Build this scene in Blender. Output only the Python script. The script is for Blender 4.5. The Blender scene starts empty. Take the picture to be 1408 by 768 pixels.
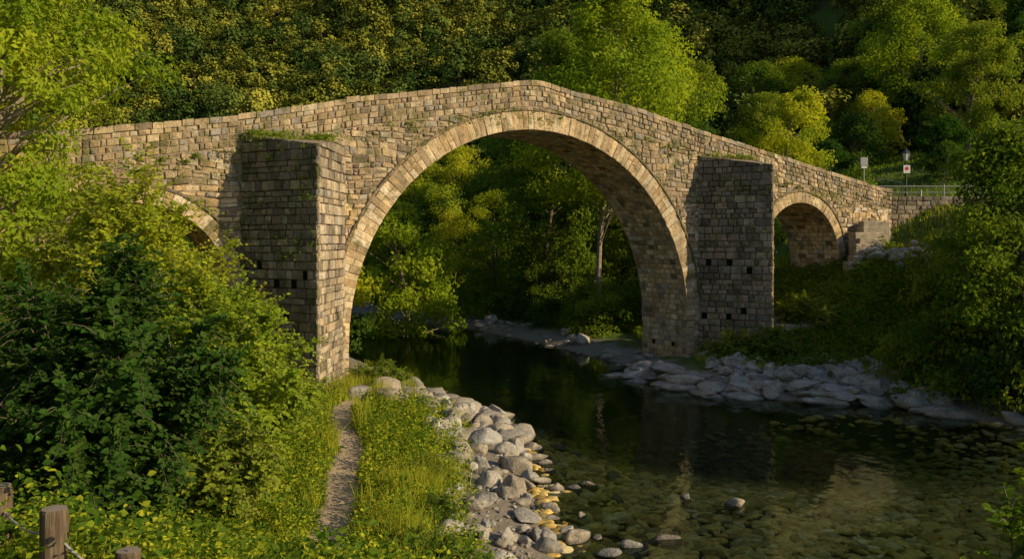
import bpy, math, numpy as np, bmesh
from mathutils import Vector, Matrix
R0=np.random.default_rng(7)
scene=bpy.context.scene
COL=scene.collection
# ------------------------------------------------------------------ helpers
def ss(t):
    t=np.clip(t,0,1); return t*t*(3-2*t)
def nrmz(a):
    return a/np.maximum(np.linalg.norm(a,axis=-1,keepdims=True),1e-9)
def build(name,V,polys,mats=(),midx=None,attrs=None,smooth=False,parent=None,link=True):
    V=np.asarray(V,dtype=np.float32).reshape(-1,3)
    polys=[np.asarray(p,dtype=np.int32) for p in polys if len(p)]
    me=bpy.data.meshes.new(name)
    me.vertices.add(len(V)); me.vertices.foreach_set('co',V.ravel())
    loops=np.concatenate([p.ravel() for p in polys])
    tot=np.concatenate([np.full(len(p),p.shape[1],dtype=np.int32) for p in polys])
    start=np.concatenate([[0],np.cumsum(tot)[:-1]]).astype(np.int32)
    me.loops.add(len(loops)); me.loops.foreach_set('vertex_index',loops)
    me.polygons.add(len(tot)); me.polygons.foreach_set('loop_start',start)
    if midx is not None: me.polygons.foreach_set('material_index',np.asarray(midx,dtype=np.int32))
    me.polygons.foreach_set('use_smooth',np.full(len(tot),smooth))
    me.update(calc_edges=True)
    for m in mats: me.materials.append(m)
    for k,a in (attrs or {}).items():
        at=me.attributes.new(k,'FLOAT','POINT'); at.data.foreach_set('value',np.asarray(a,dtype=np.float32))
    ob=bpy.data.objects.new(name,me)
    if link: COL.objects.link(ob)
    if parent is not None: ob.parent=parent
    return ob
def empty(name,loc=(0,0,0)):
    e=bpy.data.objects.new(name,None); e.location=loc; COL.objects.link(e); e.empty_display_size=.3; return e
class Acc:
    def __init__(s): s.V=[];s.Q=[];s.T=[];s.r=[];s.mq=[];s.mt=[];s.n=0
    def add(s,V,Q=None,T=None,r=0.5,m=0):
        V=np.asarray(V,dtype=np.float64).reshape(-1,3)
        if Q is not None and len(Q): Q=np.asarray(Q)+s.n; s.Q.append(Q); s.mq.append(np.full(len(Q),m))
        if T is not None and len(T): T=np.asarray(T)+s.n; s.T.append(T); s.mt.append(np.full(len(T),m))
        s.V.append(V); s.r.append(np.broadcast_to(r,(len(V),)) if np.ndim(r)==0 else r); s.n+=len(V)
    def obj(s,name,mats,**k):
        polys=[];mi=[]
        if s.Q: polys.append(np.concatenate(s.Q)); mi.append(np.concatenate(s.mq))
        if s.T: polys.append(np.concatenate(s.T)); mi.append(np.concatenate(s.mt))
        return build(name,np.concatenate(s.V),polys,mats,np.concatenate(mi),{'rnd':np.concatenate(s.r)},**k)
def tube(pts,rad,k=6):
    pts=np.asarray(pts,float); n=len(pts); rad=np.asarray(rad,float)
    t=nrmz(np.gradient(pts,axis=0))
    a=np.broadcast_to(np.array([1.,.2,.1]) if abs(t[:,2]).mean()>.6 else np.array([0,0.1,1.]),t.shape)
    u=nrmz(np.cross(t,a)); v=np.cross(t,u)
    th=np.arange(k)/k*2*np.pi
    V=pts[:,None,:]+rad[:,None,None]*(np.cos(th)[None,:,None]*u[:,None,:]+np.sin(th)[None,:,None]*v[:,None,:])
    Q=[]
    for i in range(n-1):
        for j in range(k):
            Q.append((i*k+j,i*k+(j+1)%k,(i+1)*k+(j+1)%k,(i+1)*k+j))
    return V.reshape(-1,3),np.array(Q)
# ------------------------------------------------------------------ materials
def newmat(name):
    m=bpy.data.materials.new(name); m.use_nodes=True; nt=m.node_tree
    for n in list(nt.nodes): nt.nodes.remove(n)
    out=nt.nodes.new('ShaderNodeOutputMaterial')
    return m,nt,out
def noise(nt,vec,scale,detail=4,rough=.55,dist=0):
    n=nt.nodes.new('ShaderNodeTexNoise'); n.inputs['Scale'].default_value=scale; n.inputs['Detail'].default_value=detail
    n.inputs['Roughness'].default_value=rough; n.inputs['Distortion'].default_value=dist
    nt.links.new(vec,n.inputs['Vector']); return n.outputs['Fac']
def mapped(nt,vec,sc):
    mp=nt.nodes.new('ShaderNodeMapping'); mp.inputs['Scale'].default_value=sc; nt.links.new(vec,mp.inputs[0]); return mp.outputs[0]
def ramp(nt,fac,stops):
    r=nt.nodes.new('ShaderNodeValToRGB'); e=r.color_ramp.elements
    while len(e)<len(stops): e.new(.5)
    for i,(p,c) in enumerate(stops):
        e[i].position=p; e[i].color=(*c,1) if not np.isscalar(c) else (c,c,c,1)
    nt.links.new(fac,r.inputs[0]); return r.outputs[0]
def mixc(nt,fac,a,b,mode='MIX'):
    m=nt.nodes.new('ShaderNodeMix'); m.data_type='RGBA'; m.blend_type=mode
    for s,x in ((m.inputs[0],fac),(m.inputs[6],a),(m.inputs[7],b)):
        if isinstance(x,(int,float)): s.default_value=x
        elif isinstance(x,tuple): s.default_value=(*x,1)
        else: nt.links.new(x,s)
    return m.outputs[2]
def mth(nt,op,a,b=None,c=None,clamp=False):
    m=nt.nodes.new('ShaderNodeMath'); m.operation=op; m.use_clamp=clamp
    for i,x in enumerate((a,b,c)):
        if x is None: continue
        if isinstance(x,(int,float)): m.inputs[i].default_value=x
        else: nt.links.new(x,m.inputs[i])
    return m.outputs[0]
def attr(nt,name):
    a=nt.nodes.new('ShaderNodeAttribute'); a.attribute_name=name; return a.outputs['Fac']
def pos(nt): 
    g=nt.nodes.new('ShaderNodeNewGeometry'); return g.outputs['Position']
def bump(nt,h,strength,dist):
    b=nt.nodes.new('ShaderNodeBump'); b.inputs['Strength'].default_value=strength; b.inputs['Distance'].default_value=dist
    nt.links.new(h,b.inputs['Height']); return b.outputs['Normal']
def princ(nt,out,col,rough=.9,normal=None,spec=.3):
    p=nt.nodes.new('ShaderNodeBsdfPrincipled')
    if isinstance(col,tuple): p.inputs['Base Color'].default_value=(*col,1)
    else: nt.links.new(col,p.inputs['Base Color'])
    if isinstance(rough,(int,float)): p.inputs['Roughness'].default_value=rough
    else: nt.links.new(rough,p.inputs['Roughness'])
    p.inputs['Specular IOR Level'].default_value=spec
    if normal is not None: nt.links.new(normal,p.inputs['Normal'])
    if out is not None: nt.links.new(p.outputs[0],out.inputs[0])
    return p
def leaf_mat(name,c1,c2,ct,tr=.42,objvar=.5):
    m,nt,out=newmat(name)
    r=attr(nt,'rnd'); base=mixc(nt,r,c1,c2)
    oi=nt.nodes.new('ShaderNodeObjectInfo')
    v=mth(nt,'MULTIPLY_ADD',oi.outputs['Random'],objvar,1-objvar*.5)
    hsv=nt.nodes.new('ShaderNodeHueSaturation'); nt.links.new(base,hsv.inputs['Color']); nt.links.new(v,hsv.inputs['Value'])
    hsv.inputs['Saturation'].default_value=.96
    nt.links.new(mth(nt,'MULTIPLY_ADD',oi.outputs['Random'],-.04,.51),hsv.inputs['Hue'])
    p=nt.nodes.new('ShaderNodeBsdfDiffuse'); nt.links.new(hsv.outputs[0],p.inputs[0])
    if tr<=0: nt.links.new(p.outputs[0],out.inputs[0]); return m
    t=nt.nodes.new('ShaderNodeBsdfTranslucent')
    tc=mixc(nt,1.0,hsv.outputs[0],ct,'MULTIPLY'); nt.links.new(tc,t.inputs[0])
    mx=nt.nodes.new('ShaderNodeMixShader'); mx.inputs[0].default_value=tr
    nt.links.new(p.outputs[0],mx.inputs[1]); nt.links.new(t.outputs[0],mx.inputs[2]); nt.links.new(mx.outputs[0],out.inputs[0])
    return m
M_leaf_bright=leaf_mat('leaf_bright',(.16,.28,.012),(.44,.51,.022),(1.5,1.35,.7),.48,.25)
M_leaf_mid=leaf_mat('leaf_mid',(.07,.155,.014),(.23,.32,.024),(1.5,1.4,.7),.45,.5)
M_leaf_dark=leaf_mat('leaf_dark',(.028,.085,.014),(.08,.16,.02),(1.4,1.5,.7),.4,.4)
M_leaf_forest=leaf_mat('leaf_forest',(.11,.15,.02),(.33,.34,.035),(1.4,1.3,.7),0,.8)
M_leaf_forest2=leaf_mat('leaf_forest_deep',(.03,.07,.015),(.1,.16,.025),(1.4,1.3,.7),0,.8)
M_grass=leaf_mat('grass_blades',(.16,.27,.015),(.43,.46,.045),(1.5,1.35,.7),.45,.2)
m,nt,out=newmat('bark'); M_bark=m
f=noise(nt,pos(nt),9,3); c=ramp(nt,f,[(.3,(.07,.055,.04)),(.7,(.2,.16,.12))]); princ(nt,out,c,.95)
m,nt,out=newmat('pale_bark'); M_bark2=m
f=noise(nt,pos(nt),7,3); c=ramp(nt,f,[(.3,(.15,.12,.09)),(.7,(.34,.29,.22))]); princ(nt,out,c,.9)
def stone_mat(name,stops,stain=1.0):
    m,nt,out=newmat(name); P=pos(nt)
    r=attr(nt,'rnd'); w=attr(nt,'wth')
    base=ramp(nt,r,stops)
    f1=noise(nt,P,.5,4,.62,.4); f2=noise(nt,P,5,4,.75); f3=noise(nt,P,26,3,.7)
    fs=noise(nt,mapped(nt,P,(1.6,1.6,.16)),1.0,3,.6)
    st=mth(nt,'MULTIPLY',mth(nt,'SUBTRACT',mth(nt,'ADD',mth(nt,'MULTIPLY_ADD',fs,.6,mth(nt,'MULTIPLY',f1,.5)),mth(nt,'MULTIPLY',w,.5)),.56),3.6,clamp=True)
    st=mth(nt,'MULTIPLY',st,ramp(nt,f2,[(.3,0.25),(.6,1.0)]))
    dark=mixc(nt,f3,(.065,.055,.045),(.22,.19,.155))
    c=mixc(nt,mth(nt,'MULTIPLY',st,.8*stain),base,dark)
    c=mixc(nt,1.0,c,ramp(nt,f2,[(.25,.42),(.5,1.0),(.75,1.45)]),'MULTIPLY')
    c=mixc(nt,1.0,c,ramp(nt,f3,[(.25,.6),(.75,1.3)]),'MULTIPLY')
    f4=noise(nt,P,1.7,3,.6); ms=ramp(nt,mth(nt,'MULTIPLY_ADD',w,.18,f4),[(.6,0.0),(.7,1.0)])
    c=mixc(nt,mth(nt,'MULTIPLY',ms,.6),c,(.1,.11,.03))
    hh=mth(nt,'ADD',f2,mth(nt,'MULTIPLY',f3,.35)); b=bump(nt,hh,1.0,.08)
    princ(nt,out,c,.92,b,.15); return m
M_stone=stone_mat('bridge_masonry',[(0,(.2,.15,.1)),(.1,(.36,.28,.19)),(.25,(.58,.4,.21)),(.45,(.66,.5,.31)),(.65,(.8,.6,.35)),(.8,(.85,.71,.5)),(.9,(.52,.46,.4)),(1,(.38,.33,.29))])
M_stone_pier=stone_mat('weathered_masonry',[(0,(.17,.135,.1)),(.3,(.34,.28,.21)),(.55,(.52,.4,.27)),(.8,(.6,.5,.37)),(1,(.34,.31,.28))],1.0)
m,nt,out=newmat('mortar_core'); M_core=m
f=noise(nt,pos(nt),6,4,.7); princ(nt,out,ramp(nt,f,[(.3,(.14,.105,.07)),(.7,(.4,.31,.21))]),.95,bump(nt,f,.8,.05))
m,nt,out=newmat('hole_shade'); M_hole_shade=m; princ(nt,out,(.006,.005,.004),1)  # near-black paint for the shade inside the putlog holes
def rock_mat(name,a,b,cc,scale=1.0):
    m,nt,out=newmat(name); P=pos(nt)
    oi=nt.nodes.new('ShaderNodeObjectInfo')
    base=ramp(nt,oi.outputs['Random'],[(0,a),(.35,b),(.6,cc),(1,(.4,.39,.37))])
    f1=noise(nt,P,1.6*scale,5,.68,.5); f2=noise(nt,P,14*scale,4,.7)
    c=mixc(nt,1.0,base,ramp(nt,f1,[(.3,.5),(.7,1.3)]),'MULTIPLY'); c=mixc(nt,1.0,c,ramp(nt,f2,[(.3,.55),(.7,1.25)]),'MULTIPLY')
    sx=nt.nodes.new('ShaderNodeSeparateXYZ'); nt.links.new(P,sx.inputs[0])
    wet=ramp(nt,sx.outputs['Z'],[(.0,.4),(.12,1.0)])
    c=mixc(nt,1.0,c,wet,'MULTIPLY')
    hh=mth(nt,'ADD',f1,mth(nt,'MULTIPLY',f2,.3)); b=bump(nt,hh,.8,.12)
    princ(nt,out,c,.85,b,.3); return m
M_rock=rock_mat('river_rock',(.24,.22,.2),(.44,.41,.37),(.36,.3,.23))
m,nt,out=newmat('bed_pebble'); M_pebble=m
oi=nt.nodes.new('ShaderNodeObjectInfo'); P=pos(nt)
base=ramp(nt,oi.outputs['Random'],[(0,(.2,.13,.035)),(.3,(.5,.33,.08)),(.65,(.74,.52,.16)),(.88,(.34,.27,.11)),(1,(.8,.66,.36))])
f=noise(nt,P,9,2); c=mixc(nt,1.0,base,ramp(nt,f,[(.3,.6),(.7,1.2)]),'MULTIPLY')
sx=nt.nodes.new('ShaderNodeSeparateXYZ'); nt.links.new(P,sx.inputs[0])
c=mixc(nt,1.0,c,ramp(nt,mth(nt,'MULTIPLY',sx.outputs['Z'],-.5),[(.28,(1,1,1)),(.5,(.3,.38,.2)),(.75,(.05,.09,.05))]),'MULTIPLY'); princ(nt,out,c,.8,None)  # algae-like darkening with depth, painted in place of light absorbed by water
# ------------------------------------------------------------------ terrain
Lb=np.array([(-80,78),(-40,76),(-22,68),(-12,57),(-7.5,48),(-5.8,44),(-3.4,39),(-.4,34.3),(.4,29),(.6,22.7),(.9,19),(3,15.5),(8,12),(15,7),(20,-5),(22,-40)],float)
Rb=np.array([(40,-40),(33,0),(28,18),(24,28),(19,32.3),(16.4,36.8),(12,38.2),(8.5,40),(6.1,44.2),(6.4,49),(4.3,54),(1.8,60),(-3.7,70),(-14,84),(-28,93),(-80,100)],float)
def dline(x,y,L):
    d=np.full(x.shape,1e9)
    for a,b in zip(L[:-1],L[1:]):
        ab=b-a; t=np.clip(((x-a[0])*ab[0]+(y-a[1])*ab[1])/(ab@ab),0,1)
        d=np.minimum(d,np.hypot(x-a[0]-t*ab[0],y-a[1]-t*ab[1]))
    return d
poly=np.concatenate([Lb,Rb])
def inside(x,y,P=poly):
    c=np.zeros(x.shape,bool); n=len(P)
    for i in range(n):
        a=P[i];b=P[(i+1)%n]
        if a[1]==b[1]: continue
        m=((a[1]>y)!=(b[1]>y))&(x<(b[0]-a[0])*(y-a[1])/(b[1]-a[1])+a[0]); c^=m
    return c
def wn(x,y,s,seed=0):
    r=np.random.default_rng(seed+11); o=np.zeros(x.shape)
    for i in range(7):
        a=r.random()*6.28; k=(2*np.pi/s)*(.6+1.2*r.random()); o+=np.sin((x*np.cos(a)+y*np.sin(a))*k+r.random()*6.28)
    return o/7
PATH=np.array([(-2.6,6),(-3.0,11),(-3.35,15),(-3.75,17.5),(-3.9,19.9),(-4.4,22.5),(-4.6,25.3),(-5.6,28.5),(-6.0,31),(-5.6,35)],float)
def terrain(x,y,full=False):
    x=np.asarray(x,float);y=np.asarray(y,float)
    dl=dline(x,y,Lb);dr=dline(x,y,Rb);ins=inside(x,y)
    wob=.45*wn(x,y,3.2,3)+.25*wn(x,y,1.4,4)
    left=(dl<dr)
    d=np.minimum(dl,dr)
    dd=np.maximum(d+wob*ss(d/1.5),0)
    zl=1.0*(1-np.exp(-dd/3.2))+.09*np.maximum(dd-4,0)+2.3*ss((17-y)/10)*ss((2.5-x)/5)+.62*np.clip(dd-16,0,24)*ss((-x-8)/8)
    z1=.9*(1-np.exp(-dd/2.2))+.52*np.maximum(dd-6.0,0)
    pm=ss((x-13)/6)*ss((84-y)/14)
    plat=np.minimum(z1,9.6)+.16*np.clip(dd-30,0,80)
    zfar=.9*(1-np.exp(-dd/2.2))+.52*np.maximum(dd-6.0,0)
    pm2=ss((x-4)/22)*ss((150-y)/30)
    zfar=zfar*(1-pm2)+pm2*np.minimum(zfar,9.6+.22*np.maximum(dd-22,0)+.5*np.maximum(dd-60,0)*ss((y-70)/60))
    east=ss((x-60)/60)
    zfar=zfar*(1-east)+east*np.minimum(zfar,9.6+.3*np.clip(y-70,0,400))
    zr=zfar*(1-pm)+plat*pm
    zr=zr-2.2*ss((57.2-y)/1.5)*ss((x-22.5)/2)*ss((36-x)/4)*ss((y-48)/4)
    zr=zr+ss((d-45)/30)*ss((y-60)/30)*14*wn(x,y,70,5)
    dep=.5+1.9*ss((y-23)/13)
    zb=-.03-dep*(1-np.exp(-d/4.0))+.05*wob
    zo=np.where(left,zl,zr)+ .12*wob*ss(d/2)+.04*wn(x,y,.8,9)
    z=np.where(ins,zb,zo)
    if full: return z,d,left,ins
    return z
def tz(x,y): return float(terrain(np.array([x]),np.array([y]))[0])
xs=np.concatenate([np.arange(-620,-60,14),np.arange(-60,-16,1.0),np.arange(-16,22,.33),np.arange(22,60,1.0),np.arange(60,620,14)])
ys=np.concatenate([np.arange(-220,-10,12),np.arange(-10,12,1.0),np.arange(12,60,.33),np.arange(60,110,1.0),np.arange(110,640,7)])
XX,YY=np.meshgrid(xs,ys); Z,D,LF,INS=terrain(XX,YY,True)
nx,ny=len(xs),len(ys)
idx=np.arange(nx*ny).reshape(ny,nx)
Q=np.stack([idx[:-1,:-1],idx[:-1,1:],idx[1:,1:],idx[1:,:-1]],-1).reshape(-1,4)
pd=dline(XX,YY,PATH)
pathm=np.clip(1.2-pd,0,1)
grav=np.where(INS,1,ss((2.6+.9*wn(XX,YY,2.5,8)-D)/1.0))
road=ss((XX-22.5)/.6)*ss((YY-57.0)/.4)*ss((63-YY)/.5)
m,nt,out=newmat('ground_terrain'); M_ground=m; P=pos(nt)
f1=noise(nt,P,.35,3,.6);f2=noise(nt,P,3,5,.7);f3=noise(nt,P,18,4,.75)
g=ramp(nt,f2,[(.3,(.04,.065,.012)),(.5,(.08,.13,.02)),(.7,(.15,.18,.04))])
g=mixc(nt,ramp(nt,f1,[(.5,0.0),(.65,.6)]),g,(.11,.085,.045))
gr=mixc(nt,f3,(.1,.085,.07),(.36,.31,.25))
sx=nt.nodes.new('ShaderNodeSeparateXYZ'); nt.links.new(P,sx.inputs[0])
bedc=ramp(nt,mth(nt,'MULTIPLY',sx.outputs['Z'],-.5),[(.0,(.2,.14,.07)),(.12,(.05,.036,.014)),(.4,(.025,.026,.01)),(.65,(.01,.016,.007)),(1,(.008,.012,.006))])  # light lost in deeper water is painted into the bed colour
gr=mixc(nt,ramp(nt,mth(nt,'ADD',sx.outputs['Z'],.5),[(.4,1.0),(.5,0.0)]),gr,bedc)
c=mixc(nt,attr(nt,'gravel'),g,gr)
pc=mixc(nt,f3,(.26,.19,.12),(.6,.48,.34))
pf=mth(nt,'MULTIPLY',mth(nt,'SUBTRACT',mth(nt,'MULTIPLY_ADD',f2,.6,attr(nt,'path')),1.02),6,clamp=True)
c=mixc(nt,pf,c,pc)
c=mixc(nt,attr(nt,'road'),c,mixc(nt,f3,(.12,.11,.1),(.2,.19,.17)))
b=bump(nt,mth(nt,'ADD',f2,mth(nt,'MULTIPLY',f3,.35)),.8,.12); princ(nt,out,c,.95,b,.2)
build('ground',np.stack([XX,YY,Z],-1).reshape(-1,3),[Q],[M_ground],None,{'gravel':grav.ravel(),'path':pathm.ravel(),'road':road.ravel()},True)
# water
m,nt,out=newmat('river_water'); P=pos(nt)
mv=mapped(nt,P,(1,.6,1))
w1=noise(nt,mv,1.3,2,.5,.3); w2=noise(nt,mv,6,2,.5)
h=mth(nt,'ADD',w1,mth(nt,'MULTIPLY',w2,.2)); bn=bump(nt,h,.4,.05)
fr=nt.nodes.new('ShaderNodeFresnel'); fr.inputs['IOR'].default_value=1.23; nt.links.new(bn,fr.inputs['Normal'])
tr=nt.nodes.new('ShaderNodeBsdfTransparent'); tr.inputs[0].default_value=(.94,.97,.74,1)
gl=nt.nodes.new('ShaderNodeBsdfGlossy'); gl.inputs['Roughness'].default_value=.03; gl.inputs[0].default_value=(.75,.88,.74,1); nt.links.new(bn,gl.inputs['Normal'])
mx=nt.nodes.new('ShaderNodeMixShader'); nt.links.new(fr.outputs[0],mx.inputs[0]); nt.links.new(tr.outputs[0],mx.inputs[1]); nt.links.new(gl.outputs[0],mx.inputs[2]); nt.links.new(mx.outputs[0],out.inputs[0])
build('river_water',[(-90,-45,0),(60,-45,0),(60,106,0),(-90,106,0)],[[(0,1,2,3)]],[m])
# ------------------------------------------------------------------ bridge
CX,CY=1.26,42.0; ca,sa=.848,.53; _l=math.hypot(ca,sa); ca/=_l; sa/=_l
dv=np.array([ca,sa,0]); nv=np.array([sa,-ca,0]); up=np.array([0,0,1.]); W=3.6
def P3(s,z,o=0): return np.array([CX,CY,0])+dv*s+up*z+nv*o
def zt(s): return np.interp(s,[-36,-19.9,-14.1,-8.95,-1.8,-.7,0,.7,1.8,5.4,10.5,25.6,29],[9.2,11.0,11.97,13.15,14.42,14.6,14.66,14.6,14.4,13.98,13.03,10.5,10.1])
S0,S1=-36,27.5
HOLES=[(-18.0,5.0,3.4,.6),(0,2.65,9.66,.86),(18.8,5.85,3.4,.6)]
bridge=empty('stone_arch_bridge')
class Blk:
    def __init__(s): s.V=[];s.F=[];s.r=[];s.w=[];s.n=0
    def block(s,c4,nrm,prot,gap=.010,ch=.022,r=None,w=.3,back=-.04,jit=.008,ij=.014):
        c=np.array(c4,float); nrm=np.asarray(nrm,float)
        cr=np.cross(c[2]-c[0],c[3]-c[1])
        if np.linalg.norm(cr)<.012: return
        if cr@nrm<0: c=c[::-1]
        cen=c.mean(0); dirs=cen-c; L=np.linalg.norm(dirs,axis=1,keepdims=True); un=dirs/np.maximum(L,1e-6)
        e1=nrmz(c[1]-c[0]); e2=np.cross(nrm,e1); g=np.abs(R0.normal(0,ij,(4,1)))
        a=c+un*(gap*1.4+g); f=c+un*np.minimum(gap*1.4+ch*1.4+g,L*.6)
        j=R0.normal(0,jit,(4,1)); 
        b0=a+nrm*back; b1=a+nrm*(prot-ch)+nrm*j; b2=f+nrm*prot+nrm*j*1.2
        cc=cen+nrm*(prot+abs(R0.normal(0,.018)))+e1*R0.normal(0,.03)+e2*R0.normal(0,.02)
        s.V+= [*b0,*b1,*b2,cc]; n=s.n
        for i in range(4):
            k=(i+1)%4
            s.F.append((n+i,n+k,n+4+k,n+4+i)); s.F.append((n+4+i,n+4+k,n+8+k,n+8+i)); s.F.append((n+8+i,n+8+k,n+12,n+12))
        if r is None: r=R0.random()
        s.r+=[r]*13; s.w+=[w]*13; s.n+=13
    def obj(s,name,mat):
        F=np.array(s.F); tri=F[F[:,2]==F[:,3]][:,:3]; qd=F[F[:,2]!=F[:,3]]
        return build(name,s.V,[qd,tri],[mat],None,{'rnd':s.r,'wth':s.w},False,bridge)
cv=[];cq=[]
def q4(a,b,c,d):
    n=len(cv); cv.extend([a,b,c,d]); cq.append((n,n+1,n+2,n+3))
def deckz(s): return zt(s)-1.0
def col_strip(sl,bl):
    for i in range(len(sl)-1):
        a,b=sl[i],sl[i+1]
        q4(P3(a,bl[i]),P3(b,bl[i+1]),P3(b,deckz(b)),P3(a,deckz(a)))
        q4(P3(b,bl[i+1],-W),P3(a,bl[i],-W),P3(a,deckz(a),-W),P3(b,deckz(b),-W))
        q4(P3(a,deckz(a)),P3(b,deckz(b)),P3(b,deckz(b),-W),P3(a,deckz(a),-W))
e=[S0]
for (c,zc,ri,th) in HOLES: e+= [c-ri,c+ri]
e.append(S1)
for i in range(0,len(e),2):
    sl=np.linspace(e[i],e[i+1],max(2,int((e[i+1]-e[i])/.8)+1)); col_strip(sl,[-2.0]*len(sl))
for (c,zc,ri,th) in HOLES:
    ph=np.linspace(np.pi,0,61); sl=c+ri*np.cos(ph); bl=zc+ri*np.sin(ph); col_strip(sl,bl)
    for i in range(60): q4(P3(sl[i],bl[i]),P3(sl[i],bl[i],-W),P3(sl[i+1],bl[i+1],-W),P3(sl[i+1],bl[i+1]))
    for s_ in (c-ri,c+ri): q4(P3(s_,-2),P3(s_,zc),P3(s_,zc,-W),P3(s_,-2,-W))
for s_ in (S0,S1): q4(P3(s_,-2),P3(s_,deckz(s_)),P3(s_,deckz(s_),-W),P3(s_,-2,-W))
sl=np.arange(S0,S1+.01,.75)
for o0,o1 in ((0,-.38),(-W+.38,-W)):
    for a,b in zip(sl[:-1],sl[1:]):
        za,zb=zt(a)-.22,zt(b)-.22; la,lb=deckz(a)-.05,deckz(b)-.05
        q4(P3(a,la,o0),P3(b,lb,o0),P3(b,zb,o0),P3(a,za,o0)); q4(P3(a,la,o1),P3(b,lb,o1),P3(b,zb,o1),P3(a,za,o1)); q4(P3(a,za,o0),P3(b,zb,o0),P3(b,zb,o1),P3(a,za,o1))
PL=[]
for s0 in (-14.1,10.45):
    A=P3(s0,0); Nn=A+np.array([3.47,-2.0,0]); B=Nn+np.array([.16,4.25,0]); PL.append((A,Nn,B))
    zA,zN=(11.2,10.6) if s0<0 else (11.6,10.95)
    ins=nv*-.3
    A2,B2=A+ins,B+ins
    for p,q,za,zb in ((A2,Nn,zA,zN),(Nn,B2,zN,zA)):
        q4([*p[:2],-2],[*q[:2],-2],[*q[:2],zb],[*p[:2],za])
    n=len(cv); cv.extend([[*A2[:2],zA],[*Nn[:2],zN],[*B2[:2],zA],[*B2[:2],zA]]); cq.append((n,n+1,n+2,n+2))
cq_=np.array(cq); tri=cq_[cq_[:,2]==cq_[:,3]][:,:3]; qd=cq_[cq_[:,2]!=cq_[:,3]]
build('masonry_core',cv,[qd,tri],[M_core],parent=bridge)
def push(s,z):
    for (c,zc,ri,th) in HOLES:
        ro=ri+th-.05
        if z>=zc:
            r=math.hypot(s-c,z-zc)
            if r<ro: k=ro/max(r,1e-4); return c+(s-c)*k,zc+(z-zc)*k,True
        elif abs(s-c)<ri+.38:
            return c+math.copysign(ri+.36,s-c),z,True
    return s,z,False
def wall_face(name,o,nr,fine=True):
    B=Blk(); z=-1.2; sc=1.0 if fine else 1.6
    while z<13.6:
        h=R0.uniform(.17,.4)*sc ; z1=z+h; s=S0+R0.random()*.5
        while s<S1:
            l=(.18+.55*R0.random()**1.3)*sc; s1=min(s+l,S1)
            subs=[(z,z1)]
            if h>.25 and R0.random()<.38 and fine:
                zm=z+h*R0.uniform(.35,.65); subs=[(z,zm),(zm,z1)]
            for (za,zb) in subs:
                ins=0; o4=[]; sk=R0.normal(0,.04); tl=R0.normal(0,.016)
                for (a,b) in [(s,za),(s1,za+tl),(s1+sk,zb+tl),(s+sk*.5,zb)]:
                    b=b+.09*math.sin(a*.7+za*2)+.05*math.sin(a*2.3+1)
                    lim=zt(a)-1.27; b2=min(b,lim)
                    a2,b3,f=push(a,b2); ins+=f; o4.append((a2,b3))
                if ins==4: continue
                if (o4[3][1]-o4[0][1])<.06 and (o4[2][1]-o4[1][1])<.06: continue
                w=.2+.25*(za>9)+.3*max(0,(1.5-za)/2)
                B.block([P3(a,b,o) for a,b in o4],nr,R0.uniform(.01,.095),w=w,r=R0.random(),ij=.018)
            s=s1
        z=z1
    zz=-1.25
    for h in (.27,.24,.28,.22):
        s=S0
        while s<S1-.2:
            l=R0.uniform(.16,.5); s1=min(s+l,S1)
            B.block([P3(s,zt(s)+zz,o),P3(s1,zt(s1)+zz,o),P3(s1,zt(s1)+zz+h,o),P3(s,zt(s)+zz+h,o)],nr,R0.uniform(.01,.085),w=.5,r=R0.random(),ij=.018)
            s=s1
        zz+=h
    return B.obj(name,M_stone)
wall_face('spandrel_wall',0,nv); wall_face('spandrel_wall_rear',-W,-nv,False)
B=Blk()
for o0,o1 in ((.09,-.45),(-W+.45,-W-.09)):
    s=S0
    while s<S1:
        l=R0.uniform(.35,.75); s1=s+l; g=R0.normal(0,.015); ta,tb=zt(s)+g,zt(s1)+g+R0.normal(0,.012); r=R0.random()
        c=[P3(s,ta-.06,o0),P3(s1,tb-.06,o0),P3(s1,tb-.06,o1),P3(s,ta-.06,o1)]
        B.block(c,up,.06,r=r,w=.5,back=-.18,ch=.03,gap=.006); s=s1
B.obj('parapet_capstones',M_stone)
B=Blk()
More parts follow.
